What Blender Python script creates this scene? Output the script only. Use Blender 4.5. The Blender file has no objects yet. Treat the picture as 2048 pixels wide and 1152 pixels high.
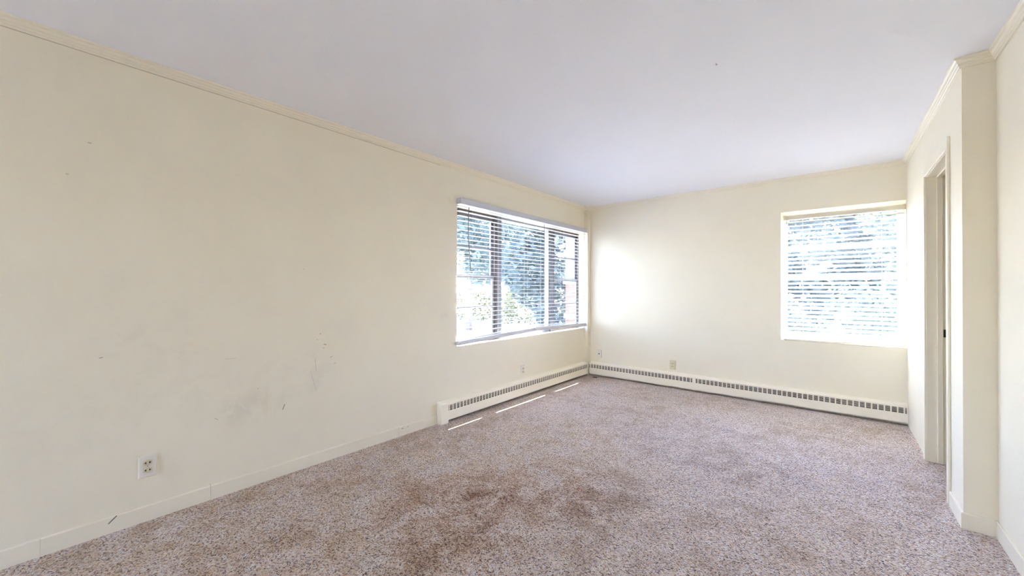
import bpy, bmesh, math, random
from mathutils import Vector, Matrix
random.seed(7)
SC = bpy.context.scene
COL = SC.collection

# ------------------------------------------------------------------ camera
cam_d = bpy.data.cameras.new('camera')
cam = bpy.data.objects.new('camera', cam_d); COL.objects.link(cam)
cam_d.sensor_fit = 'HORIZONTAL'; cam_d.sensor_width = 36.0
cam_d.lens = 768.79 / 2048 * 36.0
cam_d.clip_start = 0.05; cam_d.clip_end = 300
FW = Vector((-0.64423, 0.76481, 0.00526)); RT = Vector((0.76483, 0.64423, 0.00203)); UP = Vector((0.00183, -0.00533, 0.99998))
m3 = Matrix((RT, UP, -FW)).transposed()
cam.matrix_world = Matrix.Translation((0, 0, 1.2304)) @ m3.to_4x4()
SC.camera = cam

# ------------------------------------------------------------------ colour management
SC.view_settings.view_transform = 'Standard'
SC.view_settings.look = 'None'
SC.view_settings.gamma = 1.0
SC.view_settings.use_curve_mapping = False
SC.view_settings.exposure = 2.73
SC.cycles.use_denoising = True
SC.cycles.max_bounces = 24
SC.cycles.diffuse_bounces = 14
SC.cycles.transparent_max_bounces = 16
SC.cycles.sample_clamp_indirect = 6.0

# ------------------------------------------------------------------ sky and sun
SUN_TRAVEL = Vector((0.28, -0.39, -1.0)).normalized()
SKY_STRENGTH = 1.2
SUN_STRENGTH = 13.0
world = bpy.data.worlds.new('sky'); SC.world = world
world.use_nodes = True
wn = world.node_tree.nodes; wl = world.node_tree.links
wn.clear()
w_out = wn.new('ShaderNodeOutputWorld'); w_bg = wn.new('ShaderNodeBackground')
w_sky = wn.new('ShaderNodeTexSky'); w_sky.sky_type = 'NISHITA'; w_sky.sun_disc = False
w_sky.sun_elevation = math.asin(-SUN_TRAVEL.z)
w_sky.sun_rotation = math.atan2(-SUN_TRAVEL.x, -SUN_TRAVEL.y)
w_hs = wn.new('ShaderNodeHueSaturation'); w_hs.inputs['Saturation'].default_value = 0.85
wl.new(w_sky.outputs[0], w_hs.inputs['Color']); 
w_mul = wn.new('ShaderNodeMix'); w_mul.data_type = 'RGBA'; w_mul.blend_type = 'MULTIPLY'; w_mul.inputs['Factor'].default_value = 1.0
w_mul.inputs['B'].default_value = (1.005, 0.955, 1.15, 1)
wl.new(w_hs.outputs[0], w_mul.inputs['A']); wl.new(w_mul.outputs['Result'], w_bg.inputs['Color'])
w_bg.inputs['Strength'].default_value = SKY_STRENGTH
wl.new(w_bg.outputs[0], w_out.inputs['Surface'])
sun_d = bpy.data.lights.new('sun', 'SUN'); sun_d.energy = SUN_STRENGTH; sun_d.angle = math.radians(0.55)
sun_d.color = (1.0, 0.96, 0.9)
sun = bpy.data.objects.new('sun', sun_d); COL.objects.link(sun)
sun.location = (-4, 8, 12); sun.rotation_euler = SUN_TRAVEL.to_track_quat('-Z', 'Y').to_euler()

# ------------------------------------------------------------------ room numbers (metres)
X0, Y1, X1, YB, X2 = -2.806, 5.054, 0.504, 3.039, 0.619      # left wall, far wall, door wall, step, near right wall
YR, H = -2.9, 2.44                                           # wall behind the camera, ceiling
WT = 0.15                                                    # outer wall thickness
SILL, HEAD = 0.68, 2.08
LW = (2.505, 4.960)                                          # left window, along y
RW = (-0.453, 0.499)                                         # far window, along x
BW_FILL = (-2.2, -1.8)                                          # unseen window behind the camera, added to light the near end
DOOR = (3.338, 4.085, 2.07)                                 # doorway y0, y1, height

# ------------------------------------------------------------------ material helpers
def nodes_of(m):
    m.use_nodes = True
    nt = m.node_tree
    return nt, nt.nodes, nt.links, nt.nodes['Principled BSDF']

def plain(name, col, rough=0.5, spec=0.4, metal=0.0, noise=0.0, scale=30.0, bump=0.0):
    m = bpy.data.materials.new(name)
    nt, N, L, b = nodes_of(m)
    b.inputs['Base Color'].default_value = (*col, 1); b.inputs['Roughness'].default_value = rough
    b.inputs['Specular IOR Level'].default_value = spec; b.inputs['Metallic'].default_value = metal
    if noise or bump:
        tc = N.new('ShaderNodeTexCoord'); nz = N.new('ShaderNodeTexNoise')
        nz.inputs['Scale'].default_value = scale; nz.inputs['Detail'].default_value = 4
        L.new(tc.outputs['Object'], nz.inputs['Vector'])
        if noise:
            mx = N.new('ShaderNodeMix'); mx.data_type = 'RGBA'
            mx.inputs['A'].default_value = (*[c * (1 - noise) for c in col], 1)
            mx.inputs['B'].default_value = (*[min(1, c * (1 + noise)) for c in col], 1)
            L.new(nz.outputs['Fac'], mx.inputs['Factor']); L.new(mx.outputs['Result'], b.inputs['Base Color'])
        if bump:
            bp = N.new('ShaderNodeBump'); bp.inputs['Strength'].default_value = bump; bp.inputs['Distance'].default_value = 0.002
            L.new(nz.outputs['Fac'], bp.inputs['Height']); L.new(bp.outputs['Normal'], b.inputs['Normal'])
    return m

def math_node(N, L, op, a, b=None, c=None, clamp=False):
    n = N.new('ShaderNodeMath'); n.operation = op; n.use_clamp = clamp
    for i, v in enumerate((a, b, c)):
        if v is None: continue
        if isinstance(v, (int, float)): n.inputs[i].default_value = v
        else: L.new(v, n.inputs[i])
    return n.outputs[0]

def smooth(N, L, v, lo, hi, to0=0.0, to1=1.0):
    n = N.new('ShaderNodeMapRange'); n.interpolation_type = 'SMOOTHSTEP'; n.clamp = True
    L.new(v, n.inputs['Value'])
    n.inputs['From Min'].default_value = lo; n.inputs['From Max'].default_value = hi
    n.inputs['To Min'].default_value = to0; n.inputs['To Max'].default_value = to1
    return n.outputs[0]

def mixc(N, L, fac, a, b, mode='MIX'):
    n = N.new('ShaderNodeMix'); n.data_type = 'RGBA'; n.blend_type = mode
    if isinstance(fac, (int, float)): n.inputs['Factor'].default_value = fac
    else: L.new(fac, n.inputs['Factor'])
    for k, v in (('A', a), ('B', b)):
        if isinstance(v, tuple): n.inputs[k].default_value = (*v, 1) if len(v) == 3 else v
        else: L.new(v, n.inputs[k])
    return n.outputs['Result']

def noise_tex(N, L, vec, scale, detail=4, rough=0.55, dist=0.0):
    n = N.new('ShaderNodeTexNoise'); n.inputs['Scale'].default_value = scale; n.inputs['Detail'].default_value = detail
    n.inputs['Roughness'].default_value = rough; n.inputs['Distortion'].default_value = dist
    L.new(vec, n.inputs['Vector']); return n.outputs['Fac']

def segment_mask(N, L, pos, a, b, w, soft):
    """1 on the stroke from a to b (points in room coordinates), 0 beyond w + soft."""
    ab = [b[i] - a[i] for i in range(3)]; d2 = sum(t * t for t in ab) or 1e-9
    sub = N.new('ShaderNodeVectorMath'); sub.operation = 'SUBTRACT'; L.new(pos, sub.inputs[0]); sub.inputs[1].default_value = a
    dot = N.new('ShaderNodeVectorMath'); dot.operation = 'DOT_PRODUCT'; L.new(sub.outputs[0], dot.inputs[0]); dot.inputs[1].default_value = ab
    t = math_node(N, L, 'DIVIDE', dot.outputs['Value'], d2, clamp=True)
    sc = N.new('ShaderNodeVectorMath'); sc.operation = 'SCALE'; sc.inputs[0].default_value = ab; L.new(t, sc.inputs['Scale'])
    dis = N.new('ShaderNodeVectorMath'); dis.operation = 'DISTANCE'; L.new(sub.outputs[0], dis.inputs[0]); L.new(sc.outputs[0], dis.inputs[1])
    return smooth(N, L, dis.outputs['Value'], w, w + soft, 1.0, 0.0)

CREAM = (0.86, 0.80, 0.645)

def wall_paint(name, col=CREAM, marks=(), smudges_and_shade=(), rough=0.55):
    """Cream eggshell paint with roller texture; marks are dark strokes, smudges soft grubby patches and painted shade."""
    m = bpy.data.materials.new(name)
    nt, N, L, b = nodes_of(m)
    tc = N.new('ShaderNodeTexCoord'); pos = tc.outputs['Object']
    n1 = noise_tex(N, L, pos, 2.2, 5, 0.6)
    c = mixc(N, L, smooth(N, L, n1, 0.35, 0.7, 0.0, 0.35), col, tuple(x * y for x, y in zip(col, (0.94, 0.93, 0.92))))
    if smudges_and_shade:
        nz = noise_tex(N, L, pos, 9.0, 6, 0.65, 0.6)
        for a, bb, w, s, k, tint in smudges_and_shade:
            f = segment_mask(N, L, pos, a, bb, w, s)
            f = math_node(N, L, 'MULTIPLY', f, smooth(N, L, nz, 0.38, 0.68))
            f = math_node(N, L, 'MULTIPLY', f, k * 0.36)
            c = mixc(N, L, f, c, tint)
    for a, bb, w, k in marks:
        f = segment_mask(N, L, pos, a, bb, w * 0.4, w)
        f = math_node(N, L, 'MULTIPLY', f, k)
        c = mixc(N, L, f, c, (0.10, 0.085, 0.07))
    L.new(c, b.inputs['Base Color'])
    b.inputs['Roughness'].default_value = rough; b.inputs['Specular IOR Level'].default_value = 0.25
    n2 = noise_tex(N, L, pos, 170, 3, 0.6)
    bp = N.new('ShaderNodeBump'); bp.inputs['Strength'].default_value = 0.25; bp.inputs['Distance'].default_value = 0.0012
    L.new(n2, bp.inputs['Height']); L.new(bp.outputs['Normal'], b.inputs['Normal'])
    return m

xl = X0
left_marks = [
    ((xl, -1.5, H - .0515), (xl, 2.3, H - .0515), .0014, .55),  # black and grey scuffs seen on the long wall
    ((xl, .986, .466), (xl, .974, .436), .0022, .95), ((xl, .205, .078), (xl, .178, .052), .0028, .95),
    ((xl, .1435, .887), (xl, .152, .889), .0025, .6), ((xl, 1.213, .915), (xl, 1.218, .917), .003, .6),
    ((xl, 1.24, .84), (xl, 1.255, .835), .003, .65), ((xl, 1.19, .88), (xl, 1.196, .876), .002, .5),
    ((xl, 1.238, .815), (xl, 1.242, .812), .0025, .5), ((xl, 1.18, .745), (xl, 1.187, .66), .0022, .28),
    ((xl, 1.15, .66), (xl, 1.187, .52), .0020, .22), ((xl, .716, .81), (xl, .66, .812), .002, .2),
    ((xl, 1.29, .74), (xl, 1.3, .745), .0028, .45), ((xl, 1.315, .69), (xl, 1.325, .695), .003, .35),
    ((xl, .83, .60), (xl, .831, .602), .002, .7), ((xl, .61, .47), (xl, .625, .455), .002, .35),
    ((xl, 1.10, 1.37), (xl, 1.103, 1.372), .002, .5), ((xl, .59, .09), (xl, .591, .075), .0015, .5),
    ((xl, 1.885, .062), (xl, 1.897, .060), .003, .8), ((xl, 1.94, .06), (xl, 1.95, .064), .0025, .7),
    ((xl, .10, 1.95), (xl, .108, 1.95), .003, .4), ((xl, .03, 1.78), (xl, .035, 1.78), .003, .35),
]
left_smudges_and_shade = [
    ((xl, .72, .49), (xl, .90, .50), .03, .10, .36, (0.46, 0.40, 0.30)),
    ((xl, .55, .62), (xl, 1.05, .66), .10, .25, .22, (0.52, 0.46, 0.42)),
    ((xl, -.05, .62), (xl, .25, .64), .08, .25, .22, (0.54, 0.47, 0.40)),
    ((xl, 1.17, .56), (xl, 1.19, .68), .015, .05, .34, (0.45, 0.39, 0.36)),
    ((xl, .22, .93), (xl, .42, .91), .02, .15, .26, (0.48, 0.43, 0.40)),
    ((xl, 1.23, .70), (xl, 1.27, .93), .03, .12, .26, (0.50, 0.46, 0.44)),
    ((xl, -.3, 1.15), (xl, .9, 1.18), .05, .35, .13, (0.55, 0.50, 0.45)),
    ((xl, 2.33, .93), (xl, 2.36, 1.00), .01, .08, .5, (0.60, 0.48, 0.36)),
    ((xl, 2.43, 2.10), (xl, 2.48, 2.11), .01, .06, .55, (0.52, 0.40, 0.26)),  # brownish shade halo by the valance end, painted into the wall colour
]
M = {}
M['wall_left'] = wall_paint('cream_paint_scuffed', CREAM, left_marks, left_smudges_and_shade)
M['wall'] = wall_paint('cream_paint')
M['trim'] = plain('cream_trim_gloss', (0.85, 0.79, 0.63), 0.38, 0.4, noise=0.02, scale=14)
M['base'] = wall_paint('cream_baseboard_paint', (0.86, 0.80, 0.65),
                       [((a[0] + .009, a[1], a[2]), (b[0] + .009, b[1], b[2]), w, k) for a, b, w, k in left_marks if a[2] < .1], (), 0.45)
M['white'] = plain('white_painted_wood', (0.80, 0.78, 0.74), 0.4, 0.4, noise=0.02, scale=20)
M['reveal'] = plain('white_reveal_paint', (0.72, 0.69, 0.62), 0.5, 0.3, noise=0.02, scale=20)
M['alu'] = plain('grey_aluminium', (0.14, 0.137, 0.13), 0.4, 0.5, 0.2, noise=0.04, scale=40)
M['bronze'] = plain('dull_brown_channel', (0.085, 0.06, 0.045), 0.5, 0.4, noise=0.1, scale=60)
M['sash'] = plain('light_grey_sash', (0.22, 0.216, 0.212), 0.45, 0.4, noise=0.03, scale=40)
M['slat'] = plain('white_blind_slat', (0.56, 0.56, 0.57), 0.42, 0.35, noise=0.015, scale=25)
M['slat_bright'] = plain('bright_white_slat', (0.86, 0.86, 0.85), 0.42, 0.35, noise=0.015, scale=25)
M['valance'] = plain('white_valance', (0.60, 0.61, 0.65), 0.45, 0.3, noise=0.015, scale=25)
M['ivory'] = plain('ivory_blind_metal', (0.74, 0.68, 0.54), 0.4, 0.4, noise=0.02, scale=25)
M['rail'] = plain('pale_grey_rail', (0.66, 0.65, 0.68), 0.45, 0.4, noise=0.02, scale=25)
M['cord'] = plain('pale_cord', (0.62, 0.60, 0.55), 0.8, 0.1, noise=0.05, scale=300)
M['wand'] = plain('smoky_plastic_wand', (0.16, 0.15, 0.13), 0.25, 0.5, noise=0.05, scale=80)
M['heater'] = plain('cream_enamel', (0.94, 0.88, 0.73), 0.4, 0.4, noise=0.02, scale=12)
M['dark'] = plain('dark_interior', (0.02, 0.018, 0.016), 0.8, 0.1, noise=0.2, scale=40)
M['fins'] = plain('dusty_fins', (0.06, 0.054, 0.046), 0.7, 0.2, noise=0.25, scale=90)
M['ivory_plastic'] = plain('ivory_plastic', (0.70, 0.62, 0.43), 0.35, 0.45, noise=0.02, scale=60)
M['plate'] = plain('painted_cover_plate', (0.80, 0.76, 0.66), 0.4, 0.4, noise=0.02, scale=60)
M['slot'] = plain('outlet_slot', (0.02, 0.015, 0.012), 0.7, 0.2, noise=0.1, scale=60)
M['metal'] = plain('screw_metal', (0.45, 0.42, 0.36), 0.35, 0.5, 0.8, noise=0.05, scale=100)
M['black'] = plain('black_iron', (0.012, 0.011, 0.010), 0.5, 0.4, 0.3, noise=0.1, scale=80)
M['lint'] = plain('dark_lint', (0.03, 0.026, 0.024), 0.95, 0.05, noise=0.3, scale=200)

def ceiling_paint():
    m = bpy.data.materials.new('white_ceiling_paint')
    nt, N, L, b = nodes_of(m)
    pos = N.new('ShaderNodeTexCoord').outputs['Object']
    n1 = noise_tex(N, L, pos, 1.6, 5, 0.6)
    c = mixc(N, L, n1, (0.83, 0.835, 0.865), (0.87, 0.875, 0.905))
    L.new(c, b.inputs['Base Color']); b.inputs['Roughness'].default_value = 0.8; b.inputs['Specular IOR Level'].default_value = 0.1
    n2 = noise_tex(N, L, pos, 120, 3, 0.7)
    bp = N.new('ShaderNodeBump'); bp.inputs['Strength'].default_value = 0.35; bp.inputs['Distance'].default_value = 0.002
    L.new(n2, bp.inputs['Height']); L.new(bp.outputs['Normal'], b.inputs['Normal'])
    return m
M['ceiling'] = ceiling_paint()

def carpet():
    m = bpy.data.materials.new('speckled_twist_carpet')
    nt, N, L, b = nodes_of(m)
    pos = N.new('ShaderNodeTexCoord').outputs['Object']
    wob = N.new('ShaderNodeTexNoise'); wob.inputs['Scale'].default_value = 60; wob.inputs['Detail'].default_value = 2
    L.new(pos, wob.inputs['Vector'])
    off = N.new('ShaderNodeVectorMath'); off.operation = 'SCALE'; off.inputs['Scale'].default_value = 0.012
    L.new(wob.outputs['Color'], off.inputs[0])
    add = N.new('ShaderNodeVectorMath'); add.operation = 'ADD'; L.new(pos, add.inputs[0]); L.new(off.outputs[0], add.inputs[1])
    v = N.new('ShaderNodeTexVoronoi'); v.inputs['Scale'].default_value = 168; v.inputs['Randomness'].default_value = 1.0
    L.new(add.outputs[0], v.inputs['Vector'])
    sep = N.new('ShaderNodeSeparateColor'); L.new(v.outputs['Color'], sep.inputs[0])
    r = N.new('ShaderNodeValToRGB'); L.new(sep.outputs[0], r.inputs['Fac'])
    el = r.color_ramp.elements
    el[0].position = 0.0; el[0].color = (0.085, 0.05, 0.032, 1)
    el[1].position = 1.0; el[1].color = (0.98, 0.94, 0.90, 1)
    for p, c in ((.13, (.28, .18, .125)), (.30, (.68, .54, .45)), (.55, (.86, .74, .66)), (.8, (.95, .86, .79))):
        e = el.new(p); e.color = (*c, 1)
    c = r.outputs['Color']
    # per-tuft hue: some mauve, some tan
    c = mixc(N, L, smooth(N, L, sep.outputs[1], .6, .95, 0, .45), c, (0.64, 0.55, 0.70))
    c = mixc(N, L, smooth(N, L, sep.outputs[2], .64, .95, 0, .55), c, (0.74, 0.43, 0.18))
    # worn and trodden zones, stains, and one painted lavender sky reflection
    n_big = noise_tex(N, L, pos, 1.7, 5, 0.62, 0.4)
    n_mid = noise_tex(N, L, pos, 6.0, 5, 0.65, 0.5)
    n_fib = noise_tex(N, L, pos, 22.0, 3, 0.6)
    soil = math_node(N, L, 'MULTIPLY', smooth(N, L, n_big, 0.42, 0.60), smooth(N, L, n_mid, 0.38, 0.62))
    c = mixc(N, L, math_node(N, L, 'MULTIPLY', soil, 0.75), c, (0.75, 0.67, 0.56), 'MULTIPLY')
    for a, bb, w, s, k, tint in (
        ((-2.5, .3, 0), (-1.7, 2.4, 0), .35, .9, .75, (0.68, 0.57, 0.42)),
        ((-1.0, 1.2, 0), (-0.7, 3.0, 0), .3, .7, .8, (0.55, 0.565, 0.70)),  # lavender reflection of window sky, painted into the pile colour
        ((-1.15, 1.9, 0), (-0.95, 2.3, 0), .05, .25, .5, (0.30, 0.25, 0.28)),
        ((-1.75, 1.45, 0), (-1.35, 2.0, 0), .05, .55, .8, (0.37, 0.215, 0.095)),
        ((-1.62, 1.60, 0), (-1.50, 1.72, 0), .02, .2, .95, (0.28, 0.145, 0.05)),
        ((-1.30, 1.45, 0), (-1.45, 1.15, 0), .03, .26, .75, (0.33, 0.19, 0.08)),
        ((-2.0, 1.3, 0), (-2.3, .9, 0), .1, .5, .34, (0.33, 0.23, 0.17)),
        ((-0.93, 4.03, 0), (-0.86, 4.0, 0), .01, .05, .65, (0.14, 0.13, 0.20)),
        ((-0.80, 3.85, 0), (-0.55, 3.75, 0), .02, .12, .4, (0.25, 0.21, 0.22)),
        ((-0.9, 2.9, 0), (-0.3, 3.1, 0), .05, .35, .33, (0.27, 0.23, 0.25)),
        ((0.1, 3.3, 0), (0.4, 2.9, 0), .05, .22, .33, (0.25, 0.21, 0.21)),
        ((-2.45, 2.2, 0), (-2.66, 4.8, 0), .02, .16, .35, (0.30, 0.21, 0.15)),
        ((-1.45, 3.3, 0), (-1.1, 3.1, 0), .03, .2, .4, (0.30, 0.22, 0.18)),
    ):
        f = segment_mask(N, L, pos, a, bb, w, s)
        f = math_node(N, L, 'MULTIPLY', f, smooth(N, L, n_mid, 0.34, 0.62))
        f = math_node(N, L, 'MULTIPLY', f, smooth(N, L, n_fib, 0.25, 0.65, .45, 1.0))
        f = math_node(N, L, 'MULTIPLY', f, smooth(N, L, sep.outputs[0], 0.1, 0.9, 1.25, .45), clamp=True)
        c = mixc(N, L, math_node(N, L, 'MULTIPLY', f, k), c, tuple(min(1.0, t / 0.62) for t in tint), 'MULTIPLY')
    L.new(c, b.inputs['Base Color'])
    b.inputs['Roughness'].default_value = 0.95; b.inputs['Specular IOR Level'].default_value = 0.08
    b.inputs['Sheen Weight'].default_value = 0.25; b.inputs['Sheen Roughness'].default_value = 0.5
    inv = math_node(N, L, 'SUBTRACT', 1.0, v.outputs['Distance'])
    h = math_node(N, L, 'ADD', inv, math_node(N, L, 'MULTIPLY', n_mid, 0.8))
    bp = N.new('ShaderNodeBump'); bp.inputs['Strength'].default_value = 1.0; bp.inputs['Distance'].default_value = 0.009
    L.new(h, bp.inputs['Height']); L.new(bp.outputs['Normal'], b.inputs['Normal'])
    return m
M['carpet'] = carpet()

def window_glass():
    m = bpy.data.materials.new('window_glass')
    m.use_nodes = True; nt = m.node_tree; N = nt.nodes; L = nt.links
    N.clear()
    out = N.new('ShaderNodeOutputMaterial'); mx = N.new('ShaderNodeMixShader')
    tr = N.new('ShaderNodeBsdfTransparent'); tr.inputs['Color'].default_value = (0.90, 0.93, 0.92, 1)
    gl = N.new('ShaderNodeBsdfGlossy'); gl.inputs['Roughness'].default_value = 0.02
    ge = N.new('ShaderNodeNewGeometry'); dt = N.new('ShaderNodeVectorMath'); dt.operation = 'DOT_PRODUCT'
    L.new(ge.outputs['Incoming'], dt.inputs[0]); L.new(ge.outputs['Normal'], dt.inputs[1])
    k = math_node(N, L, 'SUBTRACT', 1.0, math_node(N, L, 'ABSOLUTE', dt.outputs['Value']), clamp=True)
    k = math_node(N, L, 'MULTIPLY_ADD', math_node(N, L, 'POWER', k, 5.0), 0.96, 0.04)       # Schlick, same from both sides
    L.new(k, mx.inputs[0]); L.new(tr.outputs[0], mx.inputs[1]); L.new(gl.outputs[0], mx.inputs[2])
    L.new(mx.outputs[0], out.inputs['Surface'])
    return m
M['glass'] = window_glass()

def leaf_mat(name, c1, c2):
    m = bpy.data.materials.new(name)
    m.use_nodes = True; nt = m.node_tree; N = nt.nodes; L = nt.links; N.clear()
    out = N.new('ShaderNodeOutputMaterial')
    pos = N.new('ShaderNodeTexCoord').outputs['Object']
    n = noise_tex(N, L, pos, 3.5, 3, 0.6)
    c = mixc(N, L, smooth(N, L, n, .3, .7), c1, c2)
    d = N.new('ShaderNodeBsdfDiffuse'); t = N.new('ShaderNodeBsdfTranslucent'); mx = N.new('ShaderNodeMixShader')
    L.new(c, d.inputs['Color']); L.new(c, t.inputs['Color']); mx.inputs[0].default_value = 0.35
    L.new(d.outputs[0], mx.inputs[1]); L.new(t.outputs[0], mx.inputs[2]); L.new(mx.outputs[0], out.inputs['Surface'])
    return m
M['leaf_pale'] = leaf_mat('pale_green_leaves', (0.085, 0.112, 0.097), (0.15, 0.18, 0.163))
M['leaf_dark'] = leaf_mat('blue_green_leaves', (0.055, 0.075, 0.070), (0.115, 0.14, 0.135))
M['leaf_yellow'] = leaf_mat('yellow_green_leaves', (0.085, 0.088, 0.035), (0.13, 0.13, 0.062))
M['bark'] = plain('grey_bark', (0.24, 0.21, 0.19), 0.9, 0.1, noise=0.3, scale=12, bump=0.8)
M['ground'] = plain('pale_paving_and_grass', (0.36, 0.36, 0.34), 0.9, 0.1, noise=0.25, scale=2.5)

def brick():
    m = bpy.data.materials.new('orange_brick')
    nt, N, L, b = nodes_of(m)
    tc = N.new('ShaderNodeTexCoord'); mp = N.new('ShaderNodeMapping'); mp.inputs['Rotation'].default_value = (math.radians(90), 0, 0)
    L.new(tc.outputs['Object'], mp.inputs['Vector'])
    br = N.new('ShaderNodeTexBrick'); br.inputs['Scale'].default_value = 4.5
    br.inputs['Color1'].default_value = (0.125, 0.056, 0.028, 1); br.inputs['Color2'].default_value = (0.10, 0.044, 0.022, 1)
    br.inputs['Mortar'].default_value = (0.13, 0.09, 0.06, 1)
    L.new(mp.outputs[0], br.inputs['Vector']); L.new(br.outputs['Color'], b.inputs['Base Color'])
    b.inputs['Roughness'].default_value = 0.9
    return m
M['brick'] = brick()
M['siding'] = plain('pale_siding', (0.09, 0.085, 0.10), 0.7, 0.2, noise=0.03, scale=6)
M['roof'] = plain('grey_shingle', (0.2, 0.19, 0.19), 0.9, 0.1, noise=0.2, scale=20)

# ------------------------------------------------------------------ mesh helpers
class MB:
    def __init__(s): s.bm = bmesh.new()
    def box(s, a, b):
        lo = [min(a[i], b[i]) for i in range(3)]; hi = [max(a[i], b[i]) for i in range(3)]
        vs = [s.bm.verts.new((x, y, z)) for x in (lo[0], hi[0]) for y in (lo[1], hi[1]) for z in (lo[2], hi[2])]
        for f in ((0, 1, 3, 2), (4, 6, 7, 5), (0, 4, 5, 1), (2, 3, 7, 6), (0, 2, 6, 4), (1, 5, 7, 3)):
            s.bm.faces.new([vs[i] for i in f])
        return s
    def loops(s, rings, closed=True, caps=True):
        """Skin a list of vertex rings."""
        R = [[s.bm.verts.new(p) for p in r] for r in rings]
        n = len(R[0])
        for i in range(len(R) - 1):
            for j in range(n if closed else n - 1):
                k = (j + 1) % n
                s.bm.faces.new((R[i][j], R[i][k], R[i + 1][k], R[i + 1][j]))
        if caps:
            s.bm.faces.new(list(reversed(R[0]))); s.bm.faces.new(R[-1])
        return s
    def tube(s, pts, r, seg=8):
        pts = [Vector(p) for p in pts]; rings = []
        for i, p in enumerate(pts):
            d = (pts[min(i + 1, len(pts) - 1)] - pts[max(i - 1, 0)]).normalized()
            u = d.orthogonal().normalized() if abs(d.z) < .95 else (Vector((1, 0, 0)) - d * d.x).normalized()
            v = d.cross(u)
            rr = r[i] if isinstance(r, (list, tuple)) else r
            rings.append([p + (u * math.cos(2 * math.pi * k / seg) + v * math.sin(2 * math.pi * k / seg)) * rr for k in range(seg)])
        return s.loops(rings)
    def build(s, name, mat, parent=None, bevel=0.0, shade=False):
        bmesh.ops.recalc_face_normals(s.bm, faces=s.bm.faces)
        me = bpy.data.meshes.new(name); s.bm.to_mesh(me); s.bm.free()
        me.materials.append(mat)
        o = bpy.data.objects.new(name, me); COL.objects.link(o)
        if parent is not None: o.parent = parent; o.matrix_parent_inverse = parent_inv(parent)
        if bevel:
            bv = o.modifiers.new('bevel', 'BEVEL'); bv.width = bevel; bv.segments = 2; bv.limit_method = 'ANGLE'; bv.angle_limit = math.radians(40)
        if shade:
            for p in me.polygons: p.use_smooth = True
        return o

def parent_inv(p):
    q = p; mtx = Matrix.Identity(4)
    while q is not None:
        mtx = q.matrix_parent_inverse @ q.matrix_basis if q.parent else q.matrix_basis
        return world_of(p).inverted()
def world_of(o):
    m = o.matrix_basis.copy()
    if o.parent: m = world_of(o.parent) @ o.matrix_parent_inverse @ m
    return m

def tag(o, label=None, cat=None, group=None, kind=None):
    if label: o['label'] = label
    if cat: o['category'] = cat
    if group: o['group'] = group
    if kind: o['kind'] = kind
    return o
def empty(name, loc, **kw):
    o = bpy.data.objects.new(name, None); COL.objects.link(o); o.location = loc
    o.empty_display_size = 0.1
    return tag(o, **kw)

# ------------------------------------------------------------------ the setting: shell
def holed_wall(mb, axis, c0, c1, a0, a1, holes, z0=0.0, z1=None):
    """Wall slab with rectangular holes; axis 'x' = slab between x=c0..c1 running in y."""
    z1 = H if z1 is None else z1
    def put(u0, u1, w0, w1):
        if u1 - u0 < 1e-5 or w1 - w0 < 1e-5: return
        if axis == 'x': mb.box((c0, u0, w0), (c1, u1, w1))
        else: mb.box((u0, c0, w0), (u1, c1, w1))
    u = a0
    for h0, h1, s, t in sorted(holes):
        put(u, h0, z0, z1); put(h0, h1, z0, s); put(h0, h1, t, z1); u = h1
    put(u, a1, z0, z1)

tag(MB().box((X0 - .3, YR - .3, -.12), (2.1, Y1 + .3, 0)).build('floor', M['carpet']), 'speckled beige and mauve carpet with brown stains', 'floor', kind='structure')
tag(MB().box((X0 - .3, YR - .3, H), (2.1, Y1 + .3, H + .15)).build('ceiling', M['ceiling']), 'white painted ceiling', 'ceiling', kind='structure')
w = MB(); holed_wall(w, 'x', X0 - WT, X0, YR - WT, Y1 + WT, [(*LW, SILL, HEAD), (*BW_FILL, SILL, HEAD)])
tag(w.build('wall_left', M['wall_left']), 'long cream wall with scuff marks and wide window', 'wall', kind='structure')
w = MB(); holed_wall(w, 'y', Y1, Y1 + WT, X0 + .0005, X1 + .16, [(*RW, 0.695, 2.075)])
tag(w.build('wall_far', M['wall']), 'cream far wall with window and outlets', 'wall', kind='structure')
w = MB(); holed_wall(w, 'x', X1, X1 + .15, YB, Y1, [(DOOR[0], DOOR[1], 0, DOOR[2])])
tag(w.build('wall_right', M['wall']), 'cream wall with the doorway', 'wall', kind='structure')
tag(MB().box((X2, YR - WT, 0), (X2 + .18, YB + .001, H)).build('wall_near', M['wall']), 'cream wall nearest the camera, set back from the doorway wall', 'wall', kind='structure')
BD_FILL = (-2.2, -1.55, .03, 2.05)                                  # unseen patio door behind the camera, added for fill daylight
w = MB(); holed_wall(w, 'y', YR - WT, YR, X0 + .0005, X2, [BD_FILL])
tag(w.build('wall_back', M['wall']), 'cream wall behind the camera', 'wall', kind='structure')
w = MB(); w.box((1.75, YB + .002, 0), (1.9, Y1, H)); w.box((X1 + .151, YB + .002, 0), (1.75, YB + .12, H)); w.box((X1 + .161, Y1 - .02, 0), (1.75, Y1 + .14, H))
tag(w.build('wall_hall', M['wall']), 'cream hall walls beyond the doorway', 'wall', kind='structure')
# boxed pipe chase in the far left corner
tag(MB().box((X0, 4.968, 0), (X0 + .056, Y1, H)).build('trim_1', M['wall'], bevel=.002), 'slim boxed-in pipe chase in the far corner', 'trim', kind='structure')

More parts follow.
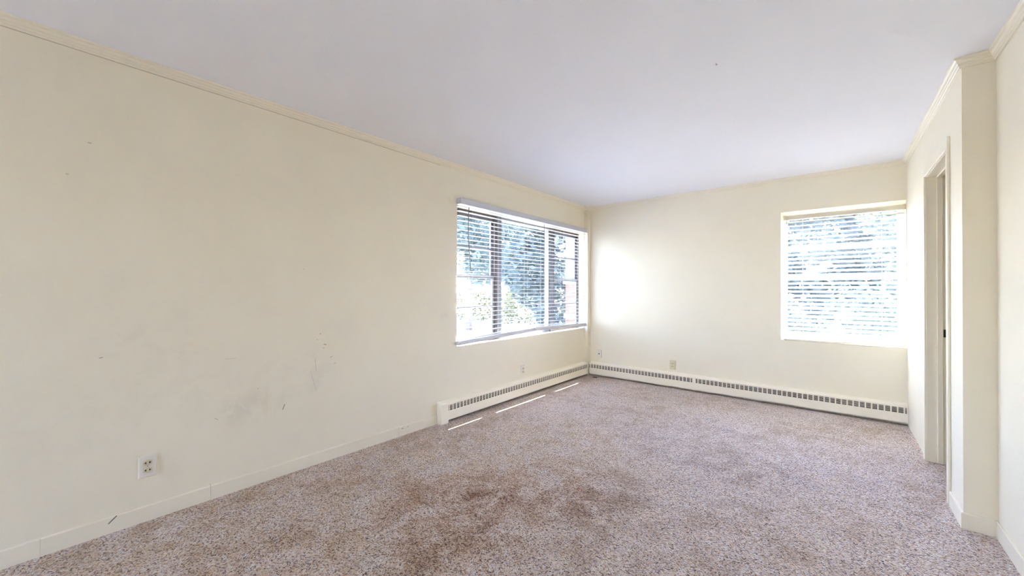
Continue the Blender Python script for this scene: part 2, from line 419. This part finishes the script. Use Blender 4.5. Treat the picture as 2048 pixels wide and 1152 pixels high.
def sweep(mb, path, prof):
    """Mitred moulding: prof = [(distance from wall, height)], path turns keep the room on the right-hand normal."""
    P = [Vector((p[0], p[1])) for p in path]; rings = []
    for i, p in enumerate(P):
        ds = []
        if i > 0: ds.append((P[i] - P[i - 1]).normalized())
        if i < len(P) - 1: ds.append((P[i + 1] - P[i]).normalized())
        ns = [Vector((d.y, -d.x)) for d in ds]
        if len(ns) == 2:
            n = (ns[0] + ns[1]); n = n / (n.length_squared / 2)
        else: n = ns[0]
        rings.append([(p.x + n.x * a, p.y + n.y * a, h) for a, h in prof])
    mb.loops(rings)
perim = [(X0, YR), (X0, 4.968), (X0 + .056, 4.968), (X0 + .056, Y1), (X1, Y1), (X1, YB), (X2, YB), (X2, YR)]
cr = [(0, H - .050), (.007, H - .050), (.009, H - .043), (.014, H - .040), (.014, H - .030), (.019, H - .026), (.022, H - .014), (.029, H - .010), (.031, H), (0, H)]
w = MB(); sweep(w, perim, cr)
tag(w.build('trim_2', M['trim']), 'stepped cream crown moulding round the ceiling', 'trim', kind='structure')
bp_ = [(0, 0), (.009, 0), (.009, .078), (.006, .083), (0, .083)]
w = MB()
for a, b in ((YR, -.0405), (-.039, .5902), (.5918, 1.853), (1.8545, 2.262)): sweep(w, [(X0, a), (X0, b)], bp_)
tag(w.build('baseboard_left', M['base']), 'low cream baseboard with butt joints', 'baseboard', kind='structure')
w = MB(); sweep(w, [(X1, 3.307), (X1, YB), (X2, YB), (X2, YR)], bp_)
tag(w.build('baseboard_right', M['base']), 'low cream baseboard by the doorway', 'baseboard', kind='structure')

# ------------------------------------------------------------------ doorway
d1 = empty('door_1', (X1, (DOOR[0] + DOOR[1]) / 2, 0), kind='structure', label='open doorway with cream casing and jamb', cat='door')
xa, xb = X1, X1 + .15
j = MB()
j.box((xa - .001, DOOR[1] - .018, 0), (xb + .002, DOOR[1], DOOR[2])); j.box((xa - .001, DOOR[0], 0), (xb + .002, DOOR[0] + .018, DOOR[2]))
j.box((xa - .001, DOOR[0] + .018, DOOR[2] - .018), (xb + .002, DOOR[1] - .018, DOOR[2])); j.build('door_jamb', M['trim'], d1)
s = MB(); sx0, sx1 = xa + .050, xa + .078
s.box((sx0, DOOR[1] - .031, 0), (sx1, DOOR[1] - .018, DOOR[2] - .018)); s.box((sx0, DOOR[0] + .018, 0), (sx1, DOOR[0] + .031, DOOR[2] - .018))
s.box((sx0, DOOR[0] + .031, DOOR[2] - .031), (sx1, DOOR[1] - .031, DOOR[2] - .018)); s.build('door_stop', M['trim'], d1, bevel=.002)
CW, CT = .066, .013
for nm, bx in (('casing', ((xa - CT, DOOR[1] - .012, 0), (xa, DOOR[1] - .012 + CW, DOOR[2] + .054))),
               ('casing', ((xa - CT, DOOR[0] + .012 - .042, 0), (xa, DOOR[0] + .012, DOOR[2] + .054))),
               ('casing', ((xa - CT, DOOR[0] + .012, DOOR[2] - .012), (xa, DOOR[1] - .012, DOOR[2] + .054)))):
    c = MB().box(*bx); c.build(nm, M['trim'], d1, bevel=.004)
MB().box((xa + .081, DOOR[1] - .0195, .900), (xa + .103, DOOR[1] - .0175, .955)).build('strike_plate', M['black'], d1)

# ------------------------------------------------------------------ windows
def ring_y(mb, x0, x1, y0, y1, z0, z1, t, tb=None):
    """Rectangular frame in the plane of the left wall."""
    tb = tb or t
    mb.box((x0, y0, z0), (x1, y0 + t, z1)); mb.box((x0, y1 - t, z0), (x1, y1, z1))
    mb.box((x0, y0 + t, z0), (x1, y1 - t, z0 + tb)); mb.box((x0, y0 + t, z1 - t), (x1, y1 - t, z1))
def double_hung(root, P, u0, u1, z0, z1, zm, zu, zl, frame_m, sash_m):
    """P(u, depth, z) -> point; depth 0 is the room face, growing outwards."""
    def bx(mb, ua, ub, da, db, za, zb): mb.box(P(ua, da, za), P(ub, db, zb))
    f = MB(); t = .022
    bx(f, u0, u0 + t, 0, .066, z0, z1); bx(f, u1 - t, u1, 0, .066, z0, z1)
    bx(f, u0 + t, u1 - t, 0, .075, z1 - .03, z1); bx(f, u0 + t, u1 - t, 0, .075, z0, z0 + .03)
    fo = f.build('window_frame', frame_m, root)
    for up in (True, False):
        za, zb = (zm - .018, z1 - .03) if up else (z0 + .03, zm + .018)
        da, db = (.042, .064) if up else (.014, .036)
        ua, ub = u0 + t, u1 - t; st = .026
        q = MB()
        bx(q, ua, ua + st, da, db, za, zb); bx(q, ub - st, ub, da, db, za, zb)
        bx(q, ua + st, ub - st, da, db, zb - .034, zb); bx(q, ua + st, ub - st, da, db, za, za + .036)
        so = q.build('sash', sash_m, root)
        zz = zu if up else zl
        mu = MB(); bx(mu, ua + st, ub - st, da + .002, db - .002, zz - .010, zz + .010); mu.build('muntin', sash_m, so)
        g = MB(); bx(g, ua + st - .004, ub - st + .004, da + .009, da + .012, za + .03, zb - .03); g.build('glass_pane', M['glass'], so)
GX = X0 - .092     # room face of the left window unit
PL = lambda u, d, z: (GX - d, u, z)
w1 = empty('window_1', (X0 - .1, sum(LW) / 2, SILL), kind='structure', label='wide window of a fixed pane between two double-hung sashes', cat='window')
double_hung(w1, PL, LW[0], 3.17, SILL, 2.055, 1.372, 1.683, 1.048, M['bronze'], M['sash'])
double_hung(w1, PL, 4.30, LW[1] + .012, SILL, 2.055, 1.372, 1.683, 1.048, M['bronze'], M['sash'])
for a, b in ((3.17, 3.245), (4.225, 4.30)):
    MB().box(PL(a, -.006, SILL), PL(b, .09, 2.055)).build('mullion', M['alu'], w1, bevel=.003)
pf = MB()
for a, b, za, zb in ((3.245, 3.27, SILL, 2.055), (4.20, 4.225, SILL, 2.055), (3.27, 4.20, SILL, SILL + .04), (3.27, 4.20, 2.02, 2.055)):
    pf.box(PL(a, .01, za), PL(b, .07, zb))
pf.build('picture_frame', M['sash'], w1)
MB().box(PL(3.262, .035, SILL + .03), PL(4.208, .039, 2.03)).build('glass_pane', M['glass'], w1)
MB().box(PL(LW[0], -.004, 2.055), PL(LW[1], .08, HEAD)).build('head_trim', M['reveal'], w1)
MB().box((X0 - .09, LW[0], SILL - .001), (X0 + .001, LW[1], SILL + .003)).build('window_sill', M['reveal'], w1)

GY = Y1 + .105
PF = lambda u, d, z: (u, GY + d, z)
w2 = empty('window_2', (sum(RW) / 2, Y1 + .1, .695), kind='structure', label='double-hung window in the far wall', cat='window')
double_hung(w2, PF, RW[0], RW[1], .695, 2.075, 1.372, 1.69, 1.045, M['ivory'], M['white'])
MB().box((RW[0], Y1 - .001, .694), (RW[1], GY + .01, .699)).build('window_sill', M['reveal'], w2)

w3 = empty('window_3_added', (X0 - .1, sum(BW_FILL) / 2, SILL), kind='structure', label='unseen window added behind the camera to light the near end', cat='window')
for a, b in ((BW_FILL[0], sum(BW_FILL) / 2), (sum(BW_FILL) / 2, BW_FILL[1])):
    double_hung(w3, PL, a, b, SILL, HEAD, 1.372, 1.683, 1.048, M['alu'], M['sash'])

PK = lambda u, d, z: (u, YR - .06 - d, z)
d2 = empty('door_2_added', (sum(BD_FILL[:2]) / 2, YR - .1, 0), kind='structure', label='unseen glazed patio door added behind the camera for fill daylight', cat='door')
for a, b in ((BD_FILL[0], sum(BD_FILL[:2]) / 2 + .03), (sum(BD_FILL[:2]) / 2 - .03, BD_FILL[1])):
    k = 0 if a == BD_FILL[0] else .035
    q = MB()
    for ua, ub, za, zb in ((a, a + .06, BD_FILL[2], BD_FILL[3]), (b - .06, b, BD_FILL[2], BD_FILL[3]), (a + .06, b - .06, BD_FILL[2], BD_FILL[2] + .09), (a + .06, b - .06, BD_FILL[3] - .07, BD_FILL[3])):
        q.box(PK(ua, k, za), PK(ub, k + .03, zb))
    so = q.build('door_leaf_added', M['alu'], d2)
    MB().box(PK(a + .055, k + .012, BD_FILL[2] + .08), PK(b - .055, k + .017, BD_FILL[3] - .065)).build('glass_pane', M['glass'], so)
# ------------------------------------------------------------------ blinds
def slat_rings(P, u0, u1, zc0, zc1, d0, d1, tilt, crown=.0028, th=.0022):
    """One slat from u0 to u1; zc0/zc1 the heights of its ends; d0..d1 its depth span."""
    n = 5; rings = []
    dm, hw = (d0 + d1) / 2, (d1 - d0) / 2
    for u, zc in ((u0, zc0), (u1, zc1)):
        top, bot = [], []
        for i in range(n):
            t = -1 + 2 * i / (n - 1)
            dd = dm + t * hw * math.cos(tilt); zz = zc + t * hw * math.sin(tilt) + crown * (1 - t * t)
            top.append(P(u, dd, zz)); bot.append(P(u, dd, zz - th))
        rings.append(top + bot[::-1])
    return rings

def blind(root, P, u0, u1, ztop, zbot0, zbot1, pitch, d0, d1, tilt, slat_m, ladders, cord_m, rail_m, rail_h, rail_ext=0.0, zend=None):
    n = int((ztop - max(zbot0, zbot1) - rail_h) / pitch) + 1
    sl = MB()
    zlast = ztop - (n - 1) * pitch
    tail0, tail1 = zbot0 + rail_h + .02 - zlast, zbot1 + rail_h + .02 - zlast
    for k in range(n):
        z = ztop - k * pitch
        q = max(0.0, (k - n * .55) / (n * .45 - 1)); q = q * q
        jig = random.uniform(-.0015, .0015)
        sl.loops(slat_rings(P, u0, u1, z + tail0 * q + jig, z + tail1 * q - jig, d0, d1, tilt + random.uniform(-.02, .02)))
    sl.build('slats', slat_m, root)
    r = MB(); e = rail_ext; dm = (d0 + d1) / 2
    prof = [(d0 - .004, .0), (d0 - .006, rail_h * .45), (d0 + .003, rail_h), (d1 - .003, rail_h), (d1 + .004, rail_h * .45), (d1 + .002, 0)]
    r.loops([[P(u0 - e, d, zbot0 + h) for d, h in prof], [P(u1 + e, d, zbot1 + h) for d, h in prof]])
    r.build('bottom_rail', rail_m, root, bevel=.002)
    for u in ladders:
        t = (u - u0) / (u1 - u0); zb = zbot0 + (zbot1 - zbot0) * t
        lc = MB()
        for d in (d0 - .001, d1 + .001):
            lc.tube([P(u, d, ztop + .03), P(u, d, zb + rail_h * .8)], .0009, 5)
        lc.build('ladder_cord', cord_m, root)

PB = lambda u, d, z: (X0 + .054 - d, u, z)      # d = 0 at the room side of the left blinds
for k, (u0, u1, zb0, zb1, lad) in enumerate((
    (2.492, 3.700, .700, .744, (2.66, 3.10, 3.55)),
    (3.722, 4.935, .744, .712, (3.88, 4.33, 4.78)))):
    lab = ('white slatted blind nearer the long bare wall, with a bent dark wand', 'white slatted blind beside the room corner, with a straight thin wand')[k]
    b = empty('window_blind', (X0, (u0 + u1) / 2, HEAD), label=lab, cat='blind', group='white blinds on the wide window')
    blind(b, PB, u0, u1, 2.038, zb0, zb1, .0444, .002, .050, math.radians(2.0), M['slat'], lad, M['cord'], M['rail'], .034 if k == 0 else .042, .012 if k == 0 else .002)
    v0, v1 = (2.496, 3.757) if k == 0 else (3.760, 4.942)
    MB().box((X0 + .002, v0 + .001, 2.066), (X0 + .050, v1 - .001, 2.100)).build('headrail', M['valance'], b, bevel=.002)
    v = MB(); v.box((X0 + .053, v0, 2.060), (X0 + .060, v1, 2.117))
    if k == 0: v.box((X0 + .001, v0 - .002, 2.060), (X0 + .060, v0, 2.117))
    v.box((X0 + .001, v0, 2.112), (X0 + .0529, v1, 2.117))
    v.build('valance', M['valance'], b)
    if k == 0: pts = [(2.600, 2.035), (2.594, 1.95), (2.592, 1.86), (2.595, 1.76), (2.603, 1.62), (2.616, 1.50), (2.627, 1.418)]
    else: pts = [(3.867, 2.05), (3.865, 1.80), (3.862, 1.60), (3.858, 1.432)]
    wd = MB(); wd.tube([(X0 + .064, y, z) for y, z in pts], .0042 if k == 0 else .0030, 6)
    wo = wd.build('tilt_wand', M['wand'], b, shade=True)
    MB().tube([(X0 + .064, pts[0][0], pts[0][1] - .002), (X0 + .062, pts[0][0], pts[0][1] + .022), (X0 + .056, pts[0][0], pts[0][1] + .03)], .0014, 5).build('wand_hook', M['cord'], wo)
    if k == 1:
        MB().box((X0 + .0602, 3.752, 2.062), (X0 + .0625, 3.760, 2.116)).build('valance_clip', M['cord'], b)

PR = lambda u, d, z: (u, Y1 + .018 + d, z)
b2 = empty('window_blind', (.02, Y1, 2.07), label='ivory-railed blind with tilted white slats inside the far wall window', cat='blind')
u0, u1 = RW[0] + .022, RW[1] - .006
blind(b2, PR, u0 + .004, u1 - .004, 1.962, .702, .706, .0437, .000, .050, math.radians(25), M['slat_bright'], (-.267, .339), M['cord'], M['ivory'], .014, .002)
hr = MB(); hr.loops([[PR(u, d, z) for d, z in ((-.004, 1.990), (-.006, 1.996), (-.006, 2.026), (.004, 2.036), (.052, 2.036), (.052, 1.990))] for u in (u0, u1)])
hr.build('headrail', M['ivory'], b2)
for u in (u0, u1 - .016):
    MB().box(PR(u - .001, -.009, 1.986), PR(u + .017, .054, 2.039)).build('end_cap', M['ivory'], b2, bevel=.002)
MB().tube([PR(.440, -.009, 1.99), PR(.441, -.010, 1.70), PR(.443, -.010, 1.39)], .0011, 5).build('lift_cord', M['cord'], b2)
MB().tube([PR(.443, -.010, 1.395), PR(.443, -.010, 1.385), PR(.443, -.010, 1.355), PR(.443, -.010, 1.345)], [.003, .006, .009, .006], 10).build('tassel', M['ivory'], b2, shade=True)
MB().tube([PR(u0 + .03, -.009, 1.99), PR(u0 + .03, -.009, 1.86)], .0016, 6).build('tilt_wand', M['wand'], b2)

# ------------------------------------------------------------------ baseboard heaters
def heater(root, P, u0, u1, skip=()):
    """P(u, d, z): d out from the wall. A hydronic cover: back, sloped top, front panel, slotted grille, fins."""
    D = .065; zt = .186; z0 = .026; pitch = .0437
    fr = MB(); fr.loops([[P(u, d, z) for d, z in ((D - .003, z0), (D, z0 + .002), (D, .113), (D - .003, .113))] for u in (u0, u1)])
    fr.loops([[P(u, d, z) for d, z in ((D - .003, z0 + .001), (D - .003, z0 + .004), (D - .016, z0 + .004), (D - .016, z0 + .001))] for u in (u0, u1)])
    fr.build('front_panel', M['heater'], root)
    tp = MB(); tp.loops([[P(u, d, z) for d, z in ((.001, zt + .010), (D - .006, zt), (D, zt - .006), (D, .163), (D - .003, .163), (D - .003, zt - .008), (.001, zt + .005))] for u in (u0, u1)])
    tp.build('top_cover', M['heater'], root)
    gr = MB(); n = int((u1 - u0 - .012) / pitch)
    start = u0 + ((u1 - u0) - n * pitch) / 2
    for k in range(n + 1):
        a = start + k * pitch - .0052; b = a + .0104
        a = max(a, u0); b = min(b, u1)
        gr.box(P(a, D - .004, .1125), P(b, D - .0002, .1635))
    for z in (.1235, .1345, .1455, .1555):
        gr.box(P(u0, D - .0065, z - .0014), P(u1, D - .0045, z + .0014))
    for a, b in skip: gr.box(P(a, D - .004, .1125), P(b, D, .1635))
    gr.build('grille', M['heater'], root)
    MB().box(P(u0, .012, .05), P(u1, D - .018, .15)).build('heating_fins', M['fins'], root)
    MB().box(P(u0, .001, .012), P(u1, .006, zt)).build('back_plate', M['dark'], root)
HL = lambda u, d, z: (X0 + d, u, z)
h1 = empty('baseboard_heater', (X0, 3.6, 0), label='cream baseboard heater under the wide window, with a squared end cap', cat='heater', group='cream baseboard heaters')
heater(h1, HL, 2.345, 4.951)
ec = MB(); ec.loops([[HL(u, d, z) for d, z in ((.001, 0), (.067, 0), (.067, .180), (.061, .188), (.001, .198))] for u in (2.262, 2.347)])
ec.build('end_cap', M['heater'], h1, bevel=.003)
HF = lambda u, d, z: (u, Y1 - d, z)
h2 = empty('baseboard_heater', (-1.0, Y1, 0), label='longer cream baseboard heater along the far wall under outlets', cat='heater', group='cream baseboard heaters')
heater(h2, HF, X0 + .0665, X1 - .002, skip=((-1.336, -1.298),))
sp = MB(); sp.loops([[HF(u, d, z) for d, z in ((.0652, .022), (.067, .022), (.067, .112), (.0652, .112))] for u in (-1.334, -1.300)])
sp.build('splice_plate', M['heater'], h2)
MB().box(HF(X1 - .012, .06, .026), HF(X1 - .002, .067, .186)).build('end_trim', M['heater'], h2)

# ------------------------------------------------------------------ outlets
def outlet(P, u, z, label, kind='duplex', mat='plate', th=.009, group='wall outlets'):
    """P(u, d, z): d out of the wall."""
    r = empty('wall_outlet', P(u, 0, z), label=label, cat='outlet', group=group)
    wv, hv = .036, .058
    pl = MB(); ins = .004
    pl.loops([[P(u + sx * (wv - i), d, z + sz * (hv - i)) for sx, sz in ((-1, -1), (1, -1), (1, 1), (-1, 1))] for i, d in ((0, .0003), (0, th * .55), (ins, th))])
    pl.build('cover_plate', M[mat], r, bevel=.0008)
    if kind == 'duplex':
        for dz in (.0195, -.0195):
            sk = MB(); pts = []
            for k in range(28):
                a = 2 * math.pi * k / 28
                pts.append((max(-.0185, min(.0185, .021 * math.cos(a))), .0145 * math.sin(a)))
            sk.loops([[P(u + a * s, d, z + dz + b * s) for a, b in pts] for s, d in ((1, th - .001), (1, th + .0015), (.95, th + .0022))])
            so = sk.build('socket', M['ivory_plastic'], r)
            sl = MB()
            for sx in (-1, 1):
                sl.box(P(u + sx * .0075 - .0018, th + .0015, z + dz - .0052), P(u + sx * .0075 + .0018, th + .00245, z + dz + .0052))
                sl.box(P(u + sx * .0072, th + .0015, z + dz - .0017), P(u + sx * .0132, th + .00244, z + dz + .0017))
            sl.build('slots', M['slot'], so)
        MB().tube([P(u, th - .001, z), P(u, th + .0016, z)], .0032, 12).build('screw', M['metal'], r)
    else:
        MB().box(P(u - .0075, th - .001, z - .008), P(u + .0075, th + .0012, z + .008)).build('jack', M['slot'], r)
        for dz in (.040, -.040):
            MB().tube([P(u, th - .001, z + dz), P(u, th + .0016, z + dz)], .0035, 12).build('screw', M['metal'], r)
    return r
OL = lambda u, d, z: (X0 + d, u, z)
OF = lambda u, d, z: (u, Y1 - d, z)
outlet(OL, .320, .2905, 'nearest outlet, cream plate low on the long scuffed wall')
outlet(OL, 3.525, .294, 'painted-over outlet above the heater under the wide window')
outlet(OF, -1.586, .284, 'ivory outlet midway along the far wall, above the heater', mat='ivory_plastic')
outlet(OF, -2.606, .316, 'raised wall jack plate near the far corner', kind='jack', th=.014, group='wall jacks')

# ------------------------------------------------------------------ small bits
def blob(name, c, rx, ry, rz, mat, seed, **kw):
    rnd = random.Random(seed); bm = bmesh.new()
    bmesh.ops.create_icosphere(bm, subdivisions=2, radius=1)
    for v in bm.verts:
        k = 1 + rnd.uniform(-.3, .3); v.co = Vector((c[0] + v.co.x * rx * k, c[1] + v.co.y * ry * k, max(0.0005, c[2] + v.co.z * rz * k)))
    m = MB(); m.bm.free(); m.bm = bm
    return tag(m.build(name, mat), **kw)
blob('lint_scrap', (-2.59, 4.895, .004), .035, .010, .006, M['lint'], 3, label='dark scrap of lint on carpet by the far corner', cat='lint')
MB_ = MB(); MB_.tube([(-.486, 2.261, H + .004), (-.486, 2.261, H - .006), (-.483, 2.258, H - .011), (-.478, 2.254, H - .010)], .0022, 6)
tag(MB_.build('ceiling_hook', M['metal']), 'tiny bent hook in the white ceiling', 'hook')

# ------------------------------------------------------------------ outdoors
GZ = -.6
tag(MB().box((-60, -40, GZ - .2), (40, 60, GZ)).build('ground', M['ground']), 'pale sunlit ground outside', 'ground', kind='structure')

def foliage(mb, centre, rad, n, size, rnd, flat=0.75):
    for _ in range(n):
        while True:
            p = Vector((rnd.uniform(-1, 1), rnd.uniform(-1, 1), rnd.uniform(-1, 1)))
            if .12 < p.length < 1: break
        p = p.normalized() * (p.length ** .5)
        c = Vector((centre[0] + p.x * rad[0], centre[1] + p.y * rad[1], centre[2] + p.z * rad[2]))
        u = Vector((rnd.gauss(0, 1), rnd.gauss(0, 1), rnd.gauss(0, .6))).normalized()
        v = u.cross(Vector((rnd.gauss(0, 1), rnd.gauss(0, 1), rnd.gauss(0, 1)))).normalized()
        s = size * rnd.uniform(.6, 1.3)
        q = [c - u * s, c - v * s * .45, c + u * s, c + v * s * .45]
        mb.bm.faces.new([mb.bm.verts.new(t) for t in q])

def tree(x, y, h, r, n, leaf, size, label, seed, trunk=True, name='tree', cat='tree', group=None, low=.25):
    rnd = random.Random(seed)
    t = empty(name, (x, y, GZ), label=label, cat=cat, group=group)
    if trunk:
        MB().tube([(x, y, GZ), (x + .1, y, GZ + h * .3), (x, y + .1, GZ + h * .6), (x, y, GZ + h * .85)], [.16 * r / 1.8, .13 * r / 1.8, .08 * r / 1.8, .03], 8).build('trunk', M['bark'], t, shade=True)
    f = MB()
    k = 9
    for i in range(k):
        a = i * 2.4; zz = low + (1 - low) * (i + .5) / k
        rr = r * (.85 if .3 < (i + .5) / k < .75 else .6)
        foliage(f, (x + math.cos(a) * r * .45, y + math.sin(a) * r * .45, GZ + h * zz), (rr * .8, rr * .8, h * .13), n // k, size, rnd)
    f.build('crown', leaf, t)
    return t
tree(-8.6, 11.8, 7.6, 2.0, 6500, M['leaf_dark'], .15, 'dense blue-green tree behind the fixed middle pane', 1, low=.12)
tree(-12.9, 12.2, 8.5, 2.2, 5200, M['leaf_pale'], .17, 'pale tree seen through the near sash of the wide window', 2, low=.33)
tree(-17.5, 20.5, 12.0, 4.6, 7000, M['leaf_pale'], .28, 'tall pale tree farther back beyond the wide window', 3, low=.2)
tree(-8.4, 17.6, 7.5, 1.7, 4000, M['leaf_pale'], .16, 'slim pale tree just before the brick building', 4, low=.1)
tree(-1.5, 13.9, 6.5, 1.6, 5600, M['leaf_dark'], .14, 'blue-green tree at the back behind the far window', 5, low=.16)
tree(2.4, 15.0, 7.0, 1.7, 5600, M['leaf_pale'], .15, 'pale tree behind the far window, nearer the doorway side', 6, low=.15)
tree(.55, 20.0, 7.0, 1.7, 5200, M['leaf_dark'], .16, 'hazy tree between two nearer ones, in the middle of the far window', 7, low=.12)
def bush(x, y, h, r, n, leaf, size, label, seed, group):
    rnd = random.Random(seed); t = empty('shrub', (x, y, GZ), label=label, cat='shrub', group=group)
    MB().tube([(x, y, GZ), (x, y, GZ + h * .5)], [.03, .015], 6).build('stem', M['bark'], t)
    f = MB()
    for i in range(5):
        a = i * 1.26
        foliage(f, (x + math.cos(a) * r * .4, y + math.sin(a) * r * .4, GZ + h * (.5 + .1 * (i % 2))), (r * .7, r * .7, h * .48), n // 5, size, rnd)
    f.build('foliage', leaf, t)
bush(-.95, 9.3, 1.75, .58, 2200, M['leaf_dark'], .055, 'dark shrub outside the far window, on its left', 11, 'shrubs below the far window')
bush(.4, 9.0, 1.85, .62, 2400, M['leaf_dark'], .055, 'dark shrub outside the far window, in its middle', 12, 'shrubs below the far window')
bush(1.75, 9.4, 1.9, .6, 2000, M['leaf_pale'], .055, 'pale shrub outside the far window, on its right', 13, 'shrubs below the far window')
hd = MB(); rnd = random.Random(21)
for i in range(14):
    foliage(hd, (-16.5 + i * .55, 14.2 + i * .05, GZ + .95), (.5, .5, .85), 300, .08, rnd)
tag(hd.build('hedge', M['leaf_yellow']), 'yellow-green hedge low behind the near sash of the wide window', 'hedge')

th = MB(); rnd = random.Random(33)  # unseen hedge, added to block sky light reaching the wide window
for i in range(24):
    foliage(th, (-8.2, -5.5 + i * .5, GZ + 2.9), (.9, .6, 3.3), 260, .16, rnd)
tag(th.build('hedge', M['leaf_dark']), 'unseen tall dark hedge added outside to shade the wide window', 'hedge')

bb = empty('brick_building', (-4.5, 10, GZ), label='orange brick building at the edge of the wide window', cat='building')
MB().box((-5.98, 9.5, GZ), (-3.4, 15, 1.45)).build('brick_wall', M['brick'], bb)
MB().box((-5.98, 9.5, 1.45), (-3.4, 15, 5.2)).build('upper_wall', M['siding'], bb)
MB().box((-6.02, 9.44, 1.41), (-3.4, 9.5, 1.52)).build('stone_band', M['white'], bb)
MB().box((-6.01, 9.46, .42), (-3.4, 9.5, .54)).build('stone_band', M['white'], bb)
rf = MB(); rf.loops([[(x, y, z) for y, z in ((9.1, 5.2), (15.4, 5.2), (12.2, 6.6))] for x in (-6.2, -3.2)])
rf.build('roof', M['roof'], bb)
